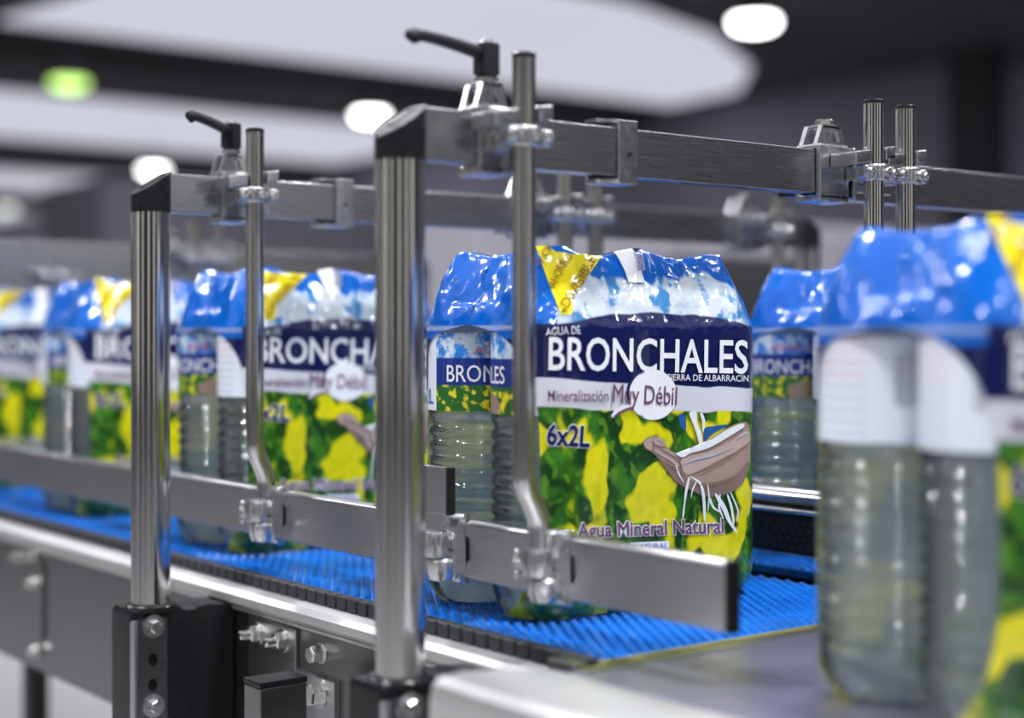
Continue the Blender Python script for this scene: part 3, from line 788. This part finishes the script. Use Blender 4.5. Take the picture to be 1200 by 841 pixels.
def text_verts(body, bold=0.0, spacing=1.0):
    cu = bpy.data.curves.new('lettering', 'FONT'); cu.body = body; cu.size = 1; cu.resolution_u = 3; cu.offset = bold; cu.space_character = spacing
    o = bpy.data.objects.new('lettering', cu); C.objects.link(o)
    dg = bpy.context.evaluated_depsgraph_get(); me = o.evaluated_get(dg).to_mesh()
    bm = NB(); bm.from_mesh(me); o.evaluated_get(dg).to_mesh_clear(); bpy.data.objects.remove(o); bpy.data.curves.remove(cu)
    bmesh.ops.dissolve_limit(bm, angle_limit=0.02, verts=bm.verts, edges=bm.edges)
    return bm
def text_px(body, ax, ay, bx, by, h, bold=0.0, ref=None, spacing=1.0):
    """lettering whose baseline runs from pixel a to pixel b with cap height h"""
    bm = text_verts(body, bold, spacing); r = text_verts(ref or body, 0.0, spacing)
    x0 = min(v.co.x for v in r.verts); x1 = max(v.co.x for v in r.verts); r.free()
    A = Vector((ax, ay)); d = Vector((bx-ax, by-ay)); L = d.length; d = d/L; n = Vector((d.y, -d.x))
    for v in bm.verts:
        q = A+d*((v.co.x-x0)/(x1-x0)*L)+n*(v.co.y/0.70*h); v.co = Vector((q.x, q.y, 0))
    return bm
def circle(cx, cy, rx, ry, n=36): return [(cx+rx*math.cos(2*PI*k/n), cy+ry*math.sin(2*PI*k/n)) for k in range(n)]
def smooth(pl, n=4):
    out = []; m = len(pl)
    for i in range(m):
        P = [Vector(pl[(i+k-1) % m]) for k in range(4)]
        for j in range(n):
            t = j/n; q = 0.5*((2*P[1])+(P[2]-P[0])*t+(2*P[0]-5*P[1]+4*P[2]-P[3])*t*t+(3*P[1]-P[0]-3*P[2]+P[3])*t**3)
            out.append((q.x, q.y))
    return out
def Z8(pts): return smooth([(600+x/3.364, 470+y/3.364) for x, y in pts])      # coordinates read on an enlarged view
def streak(pts, w):
    L = []; R_ = []
    for i, (x, y) in enumerate(pts):
        x2, y2 = pts[min(i+1, len(pts)-1)]; x1, y1 = pts[max(0, i-1)]
        d = Vector((x2-x1, y2-y1)).normalized(); ww = w[i] if isinstance(w, list) else w
        L.append((x-d.y*ww, y+d.x*ww)); R_.append((x+d.y*ww, y-d.x*ww))
    return L+R_[::-1]

def build_pack():
    t = thing('water_six_pack', (0, 0, 0), 'x', 'bottle pack', 'shrink-wrapped six-packs of water')
    fo = obj('film_wrap', film_mesh(), 'film', t, local=True, angle=180)
    def dec(name, bm, mat, off, grid=5.0):
        return obj('print_'+name, wrap(bm, off, grid), mat, fo, local=True, angle=180)
    a, b, c = 0.0008, 0.0014, 0.0022
    dec('brand', text_px('BRONCHALES', 643, 433.5, 874, 437.5, 38.5, 0.012), 'i_white', b)
    dec('brand_heading', text_px('AGUA DE', 640, 393.5, 679, 391.5, 8.5), 'i_white', b)
    dec('brand_origin', text_px('SIERRA DE ALBARRACÍN', 781, 446.0, 875, 447.5, 7.5), 'i_white', b)
    dec('emblem_shadow', poly_bm([circle(761.5, 459.5, 28, 29)]), 'i_navy', a)
    dec('emblem_disc', poly_bm([circle(764, 463, 28, 29.5)]), 'i_white', b)
    dec('emblem_tail', poly_bm([streak([(716, 489), (722, 483), (730, 478), (741, 475)], [1.5, 4, 3, 0.8])]), 'i_white', b)
    dec('emblem_tail_edge', poly_bm([streak([(717, 489), (724, 484), (732, 480), (741, 476.5)], [0.6, 1.5, 1.3, 0.5])]), 'i_plum', c)
    dec('mineral_text', text_px('Mineralización', 642, 470.5, 711, 470.5, 13, 0.008), 'i_plum', c)
    dec('weak_text', text_px('Muy Débil', 716, 472.0, 791, 475.0, 22, 0.006), 'i_plum', c)
    dec('count_outline', text_px('6x2L', 641, 521, 689, 524, 24, 0.06, '6x2L'), 'i_white', a)
    dec('count', text_px('6x2L', 641, 521, 689, 524, 24, 0.028, '6x2L'), 'i_navy', b)
    dec('natural_outline', text_px('Agua Mineral Natural', 676, 630, 847, 624.5, 17, 0.06), 'i_white', a)
    dec('natural', text_px('Agua Mineral Natural', 676, 630, 847, 624.5, 17, 0.016), 'i_plum', b)
    dec('lower_tag', poly_bm([[(738, 636), (783, 634), (783, 644), (738, 646)]]), 'i_white', a)
    dec('lower_tag_text', text_px('NATURAL', 742, 645, 781, 643, 7), 'i_blue', b)
    # cupped hand under a stream of water
    dec('hand', poly_bm([Z8([(515, 168), (528, 148), (550, 141), (582, 145), (600, 165), (606, 182), (640, 204), (690, 206), (740, 180), (800, 135), (860, 100), (905, 84), (928, 92), (936, 150), (932, 240), (915, 310), (880, 350), (820, 375), (770, 380), (710, 358), (670, 336), (640, 318), (610, 275), (575, 225), (545, 200), (525, 190)])]), 'i_skin', a)
    dec('hand_heel', poly_bm([Z8([(660, 238), (690, 217), (760, 203), (850, 165), (915, 118), (932, 150), (905, 185), (830, 225), (760, 262), (695, 290), (668, 275)])]), 'i_skin2', b)
    dec('hand_fingers', poly_bm([Z8([(517, 168), (530, 150), (552, 150), (556, 172), (548, 195), (528, 188)]), Z8([(556, 148), (582, 147), (600, 170), (598, 180), (560, 172)]), Z8([(558, 190), (600, 190), (650, 225), (655, 260), (610, 232), (570, 208)])]), 'i_skin2', b)
    dec('hand_shade', poly_bm([Z8([(560, 212), (605, 246), (650, 275), (680, 300), (720, 320), (800, 320), (880, 290), (925, 240), (915, 305), (880, 348), (820, 373), (770, 378), (710, 355), (665, 333), (640, 314)])]), 'i_skin3', b)
    dec('hand_creases', poly_bm([Z8(streak(q, ww)) for q, ww in (
        ([(545, 152), (552, 170), (548, 192)], [1, 2.5, 1]), ([(562, 180), (600, 200), (648, 232), (664, 262)], [1, 3, 3, 1.5]), ([(700, 292), (780, 262), (860, 215), (925, 165)], [1, 3, 3, 1]),
        ([(600, 240), (640, 268), (690, 296)], [1, 2.5, 1]), ([(720, 330), (800, 330), (870, 305)], [1, 2.5, 1]))]), 'i_skin3', c)
    dec('hand_glints', poly_bm([Z8(streak(q, ww)) for q, ww in (
        ([(525, 160), (535, 154), (545, 156)], [1, 3, 1]), ([(672, 246), (720, 228), (790, 212), (860, 182)], [1, 4, 4, 1]), ([(565, 152), (580, 154), (592, 168)], [1, 3, 1]), ([(880, 150), (915, 125), (928, 128)], [1, 4, 1]))]), 'i_grey', c)
    dec('water_pool', poly_bm([Z8([(640, 206), (690, 207), (742, 182), (802, 137), (862, 103), (900, 90), (905, 104), (850, 140), (770, 185), (700, 205), (665, 222)])]), 'i_water', c)
    dec('water_stream', poly_bm([Z8(streak([(705, 45), (715, 90), (730, 130), (738, 175)], [14, 8, 9, 5])), Z8(streak([(738, 50), (748, 85), (745, 120)], [5, 6, 2]))]), 'i_water', c)
    dec('water_drips', poly_bm([Z8(streak(q, ww)) for q, ww in (
        ([(690, 305), (680, 350), (674, 400), (668, 455)], [4, 5, 3, 3]), ([(700, 300), (735, 325), (750, 380), (755, 465)], [2, 5, 6, 4]),
        ([(800, 370), (830, 420), (850, 470), (878, 515)], [5, 9, 7, 4]), ([(845, 372), (860, 420), (868, 480)], [3, 5, 3]), ([(775, 385), (790, 420), (820, 440)], [4, 4, 2]), ([(815, 372), (812, 420), (825, 455)], [2, 4, 2]), ([(640, 250), (650, 285), (668, 318)], [1.5, 3, 1.5]), ([(720, 318), (705, 350), (700, 380)], [2, 3, 1]), ([(858, 365), (885, 430), (880, 470)], [2, 3, 1.5]), ([(765, 330), (772, 380), (768, 430)], [2, 3, 1.5]))]), 'i_water', c)
    dec('foliage_sky', poly_bm([Z8([(655, 60), (672, 52), (682, 75), (684, 110), (672, 115), (660, 90)])]), 'i_deep', 0.0006)
    dec('foliage_sky', poly_bm([Z8([(755, 110), (790, 100), (850, 95), (790, 130), (756, 160)])]), 'i_deep', 0.0006)
    # yellow saver triangle
    dec('saver_triangle', poly_bm([[(627, 287), (637, 288), (650, 296), (668, 299), (708, 297), (672, 345), (669, 369), (657, 370), (645, 338)]]), 'i_yellow', a)
    dec('saver_text_pack', text_px('PACK', 634, 315, 648, 292, 8), 'i_brown', 0.0032, 4)
    dec('saver_text', text_px('AHORRO', 650, 341, 668, 303, 9.5), 'i_brown', 0.0032, 4)
    dec('saver_text_lower', text_px('DIVISIBLE', 664, 364, 697, 306, 11), 'i_brown', 0.0032, 4)
    # carrying tape over the top
    p0, z0 = panel(739, 333); p1, z1 = panel(758, 333)
    bm = NB(); g = []; uvn = 34
    for i in range(uvn+1):
        v = z0+(TOPZ+0.0715-z0)*i/uvn
        g.append([bm.verts.new(film(p0-0.006+(p1-p0)*1.05*j/5, v, 0.0022)) for j in range(6)])
    for back in (True,):
        for i in range(uvn-1, 5, -1):
            v = z0+(TOPZ+0.0715-z0)*i/uvn
            g.append([bm.verts.new(film(-(p0-0.006+(p1-p0)*1.05*j/5), v, 0.0022, True)) for j in range(6)])
    for r0, r1 in zip(g, g[1:]):
        for j in range(5): bm.faces.new((r0[j], r0[j+1], r1[j+1], r1[j]))
    tp = obj('carry_tape', bm, 'i_white', t, local=True, angle=180)
    dec('tape_panel', poly_bm([[(739, 294.5), (750, 294), (754, 319), (744, 320)]]), 'i_grey', 0.0030, 4)
    dec('tape_text', text_px('NATURAL', 752.5, 318.0, 748.5, 297, 7), 'i_blue', 0.0036, 4)
    # bottles
    bt = build_bottle(t)
    k = 0
    for ix in (-1, 1):
        for iy in (-1, 0, 1):
            o = bt if k == 0 else copy_tree(bt, t)
            o.parent = t; o.location = (ix*BR, iy*2*BR, 0.0015); o.rotation_euler.z = [-1.6, 2.2, 2.9, 2.18, 0.4, 2.5][k]; k += 1
    return t

def bottle_material():
    t = NT('clear_water_bottle')
    nz = t.noise(t.mapping(t.coord(), (1, 1, 2)), 45, 2)
    bp_ = t.bump(nz, 0.25, 0.003)
    tr = t.n('ShaderNodeBsdfTransparent'); tr.inputs[0].default_value = (0.95, 0.975, 0.98, 1)
    rf = t.n('ShaderNodeBsdfRefraction'); rf.inputs['Color'].default_value = (0.95, 0.98, 0.985, 1); rf.inputs['Roughness'].default_value = 0.03; rf.inputs['IOR'].default_value = 1.33; t.put(rf.inputs['Normal'], bp_)
    gl = t.n('ShaderNodeBsdfGlossy'); gl.inputs['Color'].default_value = (1, 1, 1, 1); gl.inputs['Roughness'].default_value = 0.07; t.put(gl.inputs['Normal'], bp_)
    m1 = t.n('ShaderNodeMixShader'); m1.inputs[0].default_value = 0.72
    t.t.links.new(tr.outputs[0], m1.inputs[1]); t.t.links.new(rf.outputs[0], m1.inputs[2])
    df = t.n('ShaderNodeBsdfDiffuse'); df.inputs[0].default_value = (0.8, 0.84, 0.86, 1)
    m0 = t.n('ShaderNodeMixShader'); m0.inputs[0].default_value = 0.022
    t.t.links.new(m1.outputs[0], m0.inputs[1]); t.t.links.new(df.outputs[0], m0.inputs[2]); m1 = m0
    fr_ = t.n('ShaderNodeFresnel'); fr_.inputs[0].default_value = 1.5; t.put(fr_.inputs['Normal'], bp_)
    m2 = t.n('ShaderNodeMixShader'); t.put(m2.inputs[0], t.math('MULTIPLY_ADD', fr_.outputs[0], 0.95, 0.03))
    t.t.links.new(m1.outputs[0], m2.inputs[1]); t.t.links.new(gl.outputs[0], m2.inputs[2])
    return t.out(m2.outputs[0])
M['bottle'] = bottle_material()
def label_material():
    t = NT('paper_bottle_label')
    uv = t.n('ShaderNodeUVMap'); uv.uv_map = 'print'
    sep = t.n('ShaderNodeSeparateXYZ'); t.put(sep.inputs[0], uv.outputs[0]); u, v = sep.outputs[0], sep.outputs[1]
    m = t.noise(t.mapping(uv.outputs[0], (26, 5, 1)), 1, 4, 0.6)
    sky = t.mix(t.step(m, 0.5, 0.06), (0.02, 0.2, 0.62), (0.6, 0.7, 0.8))
    n1 = t.noise(t.mapping(uv.outputs[0], (30, 7, 1)), 1, 2, 0.5)
    fol = t.mix(t.step(n1, 0.56, 0.04), (0.02, 0.12, 0.02), (0.7, 0.62, 0.02))
    hand = t.math('LESS_THAN', t.math('ADD', t.math('POWER', t.math('MULTIPLY', t.math('SUBTRACT', u, 0.30), 10.5), 2.0), t.math('POWER', t.math('MULTIPLY', t.math('SUBTRACT', v, 0.10), 6.0), 2.0)), 1.0)
    fol = t.mix(hand, fol, (0.26, 0.18, 0.15))
    c = t.mix(t.step(v, 0.33, 0.01), fol, (0.006, 0.03, 0.22))
    c = t.mix(t.step(v, 0.68, 0.01), c, sky)
    white = t.step(u, 0.46, 0.002)
    bars = t.math('GREATER_THAN', t.noise(t.mapping(uv.outputs[0], (900, 0, 1)), 1, 0), 0.52)
    inb = t.math('MULTIPLY', t.math('MULTIPLY', t.step(u, 0.80, 0.002), t.math('SUBTRACT', 1.0, t.step(u, 0.9, 0.002))), t.math('MULTIPLY', t.step(v, 0.35, 0.01), t.math('SUBTRACT', 1.0, t.step(v, 0.85, 0.01))))
    ln = t.math('GREATER_THAN', t.math('FRACT', t.math('MULTIPLY', v, 9.0)), 0.55)
    tx = t.math('GREATER_THAN', t.noise(t.mapping(uv.outputs[0], (240, 40, 1)), 1, 1), 0.47)
    inl = t.math('MULTIPLY', t.math('MULTIPLY', t.step(u, 0.50, 0.002), t.math('SUBTRACT', 1.0, t.step(u, 0.74, 0.002))), t.math('MULTIPLY', ln, tx))
    wc = t.mix(t.math('MULTIPLY', inb, bars), (0.70, 0.74, 0.82), (0.05, 0.06, 0.10))
    wc = t.mix(t.math('MULTIPLY', inl, 0.6), wc, t.mix(t.step(v, 0.6, 0.01), (0.35, 0.4, 0.6), (0.6, 0.28, 0.36)))
    c = t.mix(white, c, wc)
    b = t.pbr(Base_Color=c, Roughness=0.3, Coat_Weight=0.3)
    return t.out(b.outputs[0])
M['label'] = label_material()

def build_bottle(parent):
    # body: petal foot, ringed grip, label seat, shoulder, neck
    prof = [(0.026, 0.006), (0.034, 0.0), (0.038, 0.001), (0.0445, 0.010), (0.0490, 0.022), (0.0505, 0.032)]
    z = 0.038
    while z < 0.176:
        prof += [(0.0506, z), (0.0506, z+0.0062), (0.0482, z+0.0085), (0.0476, z+0.0103), (0.0482, z+0.0121)]; z += 0.0142
    prof += [(0.0498, 0.182), (0.0510, 0.186), (0.0510, 0.1885), (0.0505, 0.1895), (0.0505, 0.2665), (0.0510, 0.268), (0.0505, 0.273), (0.047, 0.285),
             (0.039, 0.300), (0.028, 0.314), (0.019, 0.322), (0.0142, 0.326), (0.0142, 0.330)]
    bm = NB(); lathe(bm, prof, seg=48)
    for v in bm.verts:                                   # five petals at the foot, soft vertical flutes on the grip
        a = math.atan2(v.co.y, v.co.x)
        if v.co.z < 0.022: k = 1-0.10*max(0, math.cos(5*a))*(1-v.co.z/0.022)
        elif v.co.z < 0.18: k = 1-0.012*max(0, math.cos(9*a))
        else: k = 1
        v.co.x *= k; v.co.y *= k
    b = obj('bottle', bm, 'bottle', parent, local=True, angle=80)
    obj('bottle_cap', lathe(NB(), [(0.0158, 0.3255), (0.0160, 0.327), (0.0158, 0.340), (0.0145, 0.3425), (0.004, 0.3428)], seg=30), 'cap', b, local=True)
    bm = NB(); uvl = bm.loops.layers.uv.new('print'); r = 0.0509; n = 60; z0, z1 = 0.1895, 0.2665
    def pt(k, z): a = -2*PI*k/n*1.0; return (r*math.cos(-a), r*math.sin(-a), z)
    for k in range(n):
        vs = [bm.verts.new(pt(k, z0)), bm.verts.new(pt(k+1, z0)), bm.verts.new(pt(k+1, z1)), bm.verts.new(pt(k, z1))]
        f = bm.faces.new(vs)
        for l, q in zip(f.loops, ((k/n, 0), ((k+1)/n, 0), ((k+1)/n, 1), (k/n, 1))): l[uvl].uv = q
    bmesh.ops.remove_doubles(bm, verts=bm.verts, dist=1e-5)
    obj('label', bm, 'label', b, local=True, angle=180)
    def ring_text(body, u0, u1, za, h, mat, nm):
        bm = text_verts(body, 0.004)
        for k in range(-5, 80): bmesh.ops.bisect_plane(bm, geom=bm.verts[:]+bm.edges[:]+bm.faces[:], plane_co=(k*0.15, 0, 0), plane_no=(1, 0, 0))
        bmesh.ops.triangulate(bm, faces=bm.faces[:]); xs = [v.co.x for v in bm.verts]; x0, x1 = min(xs), max(xs)
        for v in bm.verts:
            a = 2*PI*(u0+(u1-u0)*(v.co.x-x0)/(x1-x0)); z = za+v.co.y/0.7*h; rr = r+0.0007
            v.co = Vector((rr*math.cos(a), rr*math.sin(a), z))
        return obj(nm, bm, mat, b, local=True, angle=180)
    ring_text('BRONCHALES', 0.05, 0.42, 0.2185, 0.0165, 'i_white', 'label_brand')
    ring_text('2L', 0.915, 0.985, 0.196, 0.015, 'i_blue', 'label_size')
    ring_text('AGUA DE', 0.14, 0.32, 0.246, 0.008, 'i_pink', 'label_heading')
    return b

LTURN = (-1.6, -2.3, -1.4, -2.0, 0.6, -2.2); RTURN = (2.18, 0.5, 1.2, 2.0, 0.2, 0.9)
main = build_pack()
spots = [(PXC, PYC, 0.0, 'six-pack of water between the round post and the capped end of the front rail'),
         (-1.774, PYC-0.002, 0.02, 'six-pack of water behind the bent rod of the second portal'),
         (-2.253, PYC, -0.01, 'six-pack of water partly hidden by the round post with the slotted clamp strip'),
         (-2.77, PYC+0.004, 0.015, 'six-pack of water farthest up the blue belt'),
         (-0.679, PYC-0.006, -0.15, 'six-pack of water standing on the pale transfer table'),
         (-1.257, 1.55, 0.0, 'six-pack of water on the neighbouring lane behind the perforated rail')]
for i, (x, y, rz, lab) in enumerate(spots):
    o = main if i == 0 else copy_tree(main)
    if i:
        for bo in [c for c in o.children if c.name.startswith('bottle')]:
            if bo.location.y < -0.05: bo.rotation_euler.z = (LTURN if bo.location.x < 0 else RTURN)[i]
    o.location = (x, y, 0.0005 if i != 4 else TZ+0.0005); o.rotation_euler.z = rz; o['label'] = lab

# ================================================================== BACKGROUND
def lamp(px, py, mat, label, col=(1, 1, 1), r=0.23):
    d = 3.3*F/(HZ-py); c = at_d(px, py, d)
    t = thing('high_bay_lamp', c, label, 'lamp', 'high-bay lamps under the roof')
    obj('diffuser', lathe(NB(), [(0.02, -0.075), (r*0.5, -0.068), (r*0.85, -0.045), (r, -0.01), (r, 0.03)], c), mat, t)
    obj('housing', lathe(NB(), [(r*1.02, 0.031), (r*1.02, 0.05), (r*0.7, 0.12), (r*0.45, 0.30), (r*0.3, 0.32)], c), 'pillar', t)
    obj('hanger', cyl(NB(), (c.x, c.y, c.z+0.32), (c.x, c.y, CZ+0.0), 0.02, seg=10), 'pillar', t)
    return t
for q, (x, y, z, pw) in enumerate(ADDED_LAMPS):  # unseen bodies for the added lamps over the lanes
    t = thing('high_bay_lamp', (x, y, z), 'added high-bay lamp with dark housing, out of view over the conveyor lanes', 'lamp', 'added high-bay lamps over the lanes')
    obj('housing', lathe(NB(), [(0.21, 0.005), (0.225, 0.02), (0.16, 0.12), (0.10, 0.30), (0.06, 0.32)], (x, y, z)), 'pillar', t)
    obj('hanger', cyl(NB(), (x, y, z+0.32), (x, y, CZ), 0.015, seg=10), 'pillar', t)
lamp(884, 27, 'lampw', 'white high-bay lamp hanging beyond the double rod clamp')
lamp(434, 136, 'lampw', 'white high-bay lamp seen just beside the black corner of the round post')
lamp(180, 200, 'lampw', 'white high-bay lamp right above the farther round post')
lamp(81, 98, 'lampg', 'greenish glowing high-bay lamp under the dark roof beam')
lamp(8, 245, 'lampc', 'dim cream high-bay lamp far down the hall')

def cabinet(name, px0, px1, ytop, d, mat, label, depth=0.8, z0=FZ, doors=3, cat='machine'):
    c = at_d((px0+px1)/2, ytop, d); X = c.x
    ya = on_x(px0, ytop, X).y; yb = on_x(px1, ytop, X).y; zt = c.z
    t = thing(name, (X-depth/2, (ya+yb)/2, z0), label, cat)
    obj('body', box(NB(), X-depth, X, ya, yb, z0+0.06, zt, 0.02), mat, t)
    obj('plinth', box(NB(), X-depth+0.03, X-0.03, ya+0.03, yb-0.03, z0, z0+0.06), 'pillar', t)
    wdt = (yb-ya)/doors
    for k in range(doors):
        o = obj('door', box(NB(), X+0.001, X+0.02, ya+wdt*k+0.02, ya+wdt*(k+1)-0.02, z0+0.1, zt-0.04, 0.006), mat, t)
        obj('handle', box(NB(), X+0.021, X+0.04, ya+wdt*(k+1)-0.09, ya+wdt*(k+1)-0.06, (z0+zt)/2-0.1, (z0+zt)/2+0.1, 0.005), 'pillar', o)
    return t
cabinet('machine_cabinet', 836, 960, 300, 4.2, 'pillar', 'black machine cabinet on the floor beyond the neighbouring lane', 0.5, doors=2)
cabinet('machine_cabinet', 560, 1500, 268, 6.5, 'machine2', 'long pale machine cabinet standing on the floor beyond both lanes', 0.6, doors=6)
cabinet('machine_cabinet', 120, 900, 232, 11.0, 'machine', 'tall grey machine cabinet along the hall behind the pale one', 1.0, doors=6)
cabinet('machine_cabinet', -300, 100, 292, 8.5, 'machine', 'low grey machine cabinet far upstream beyond the portals', 0.8, doors=5)
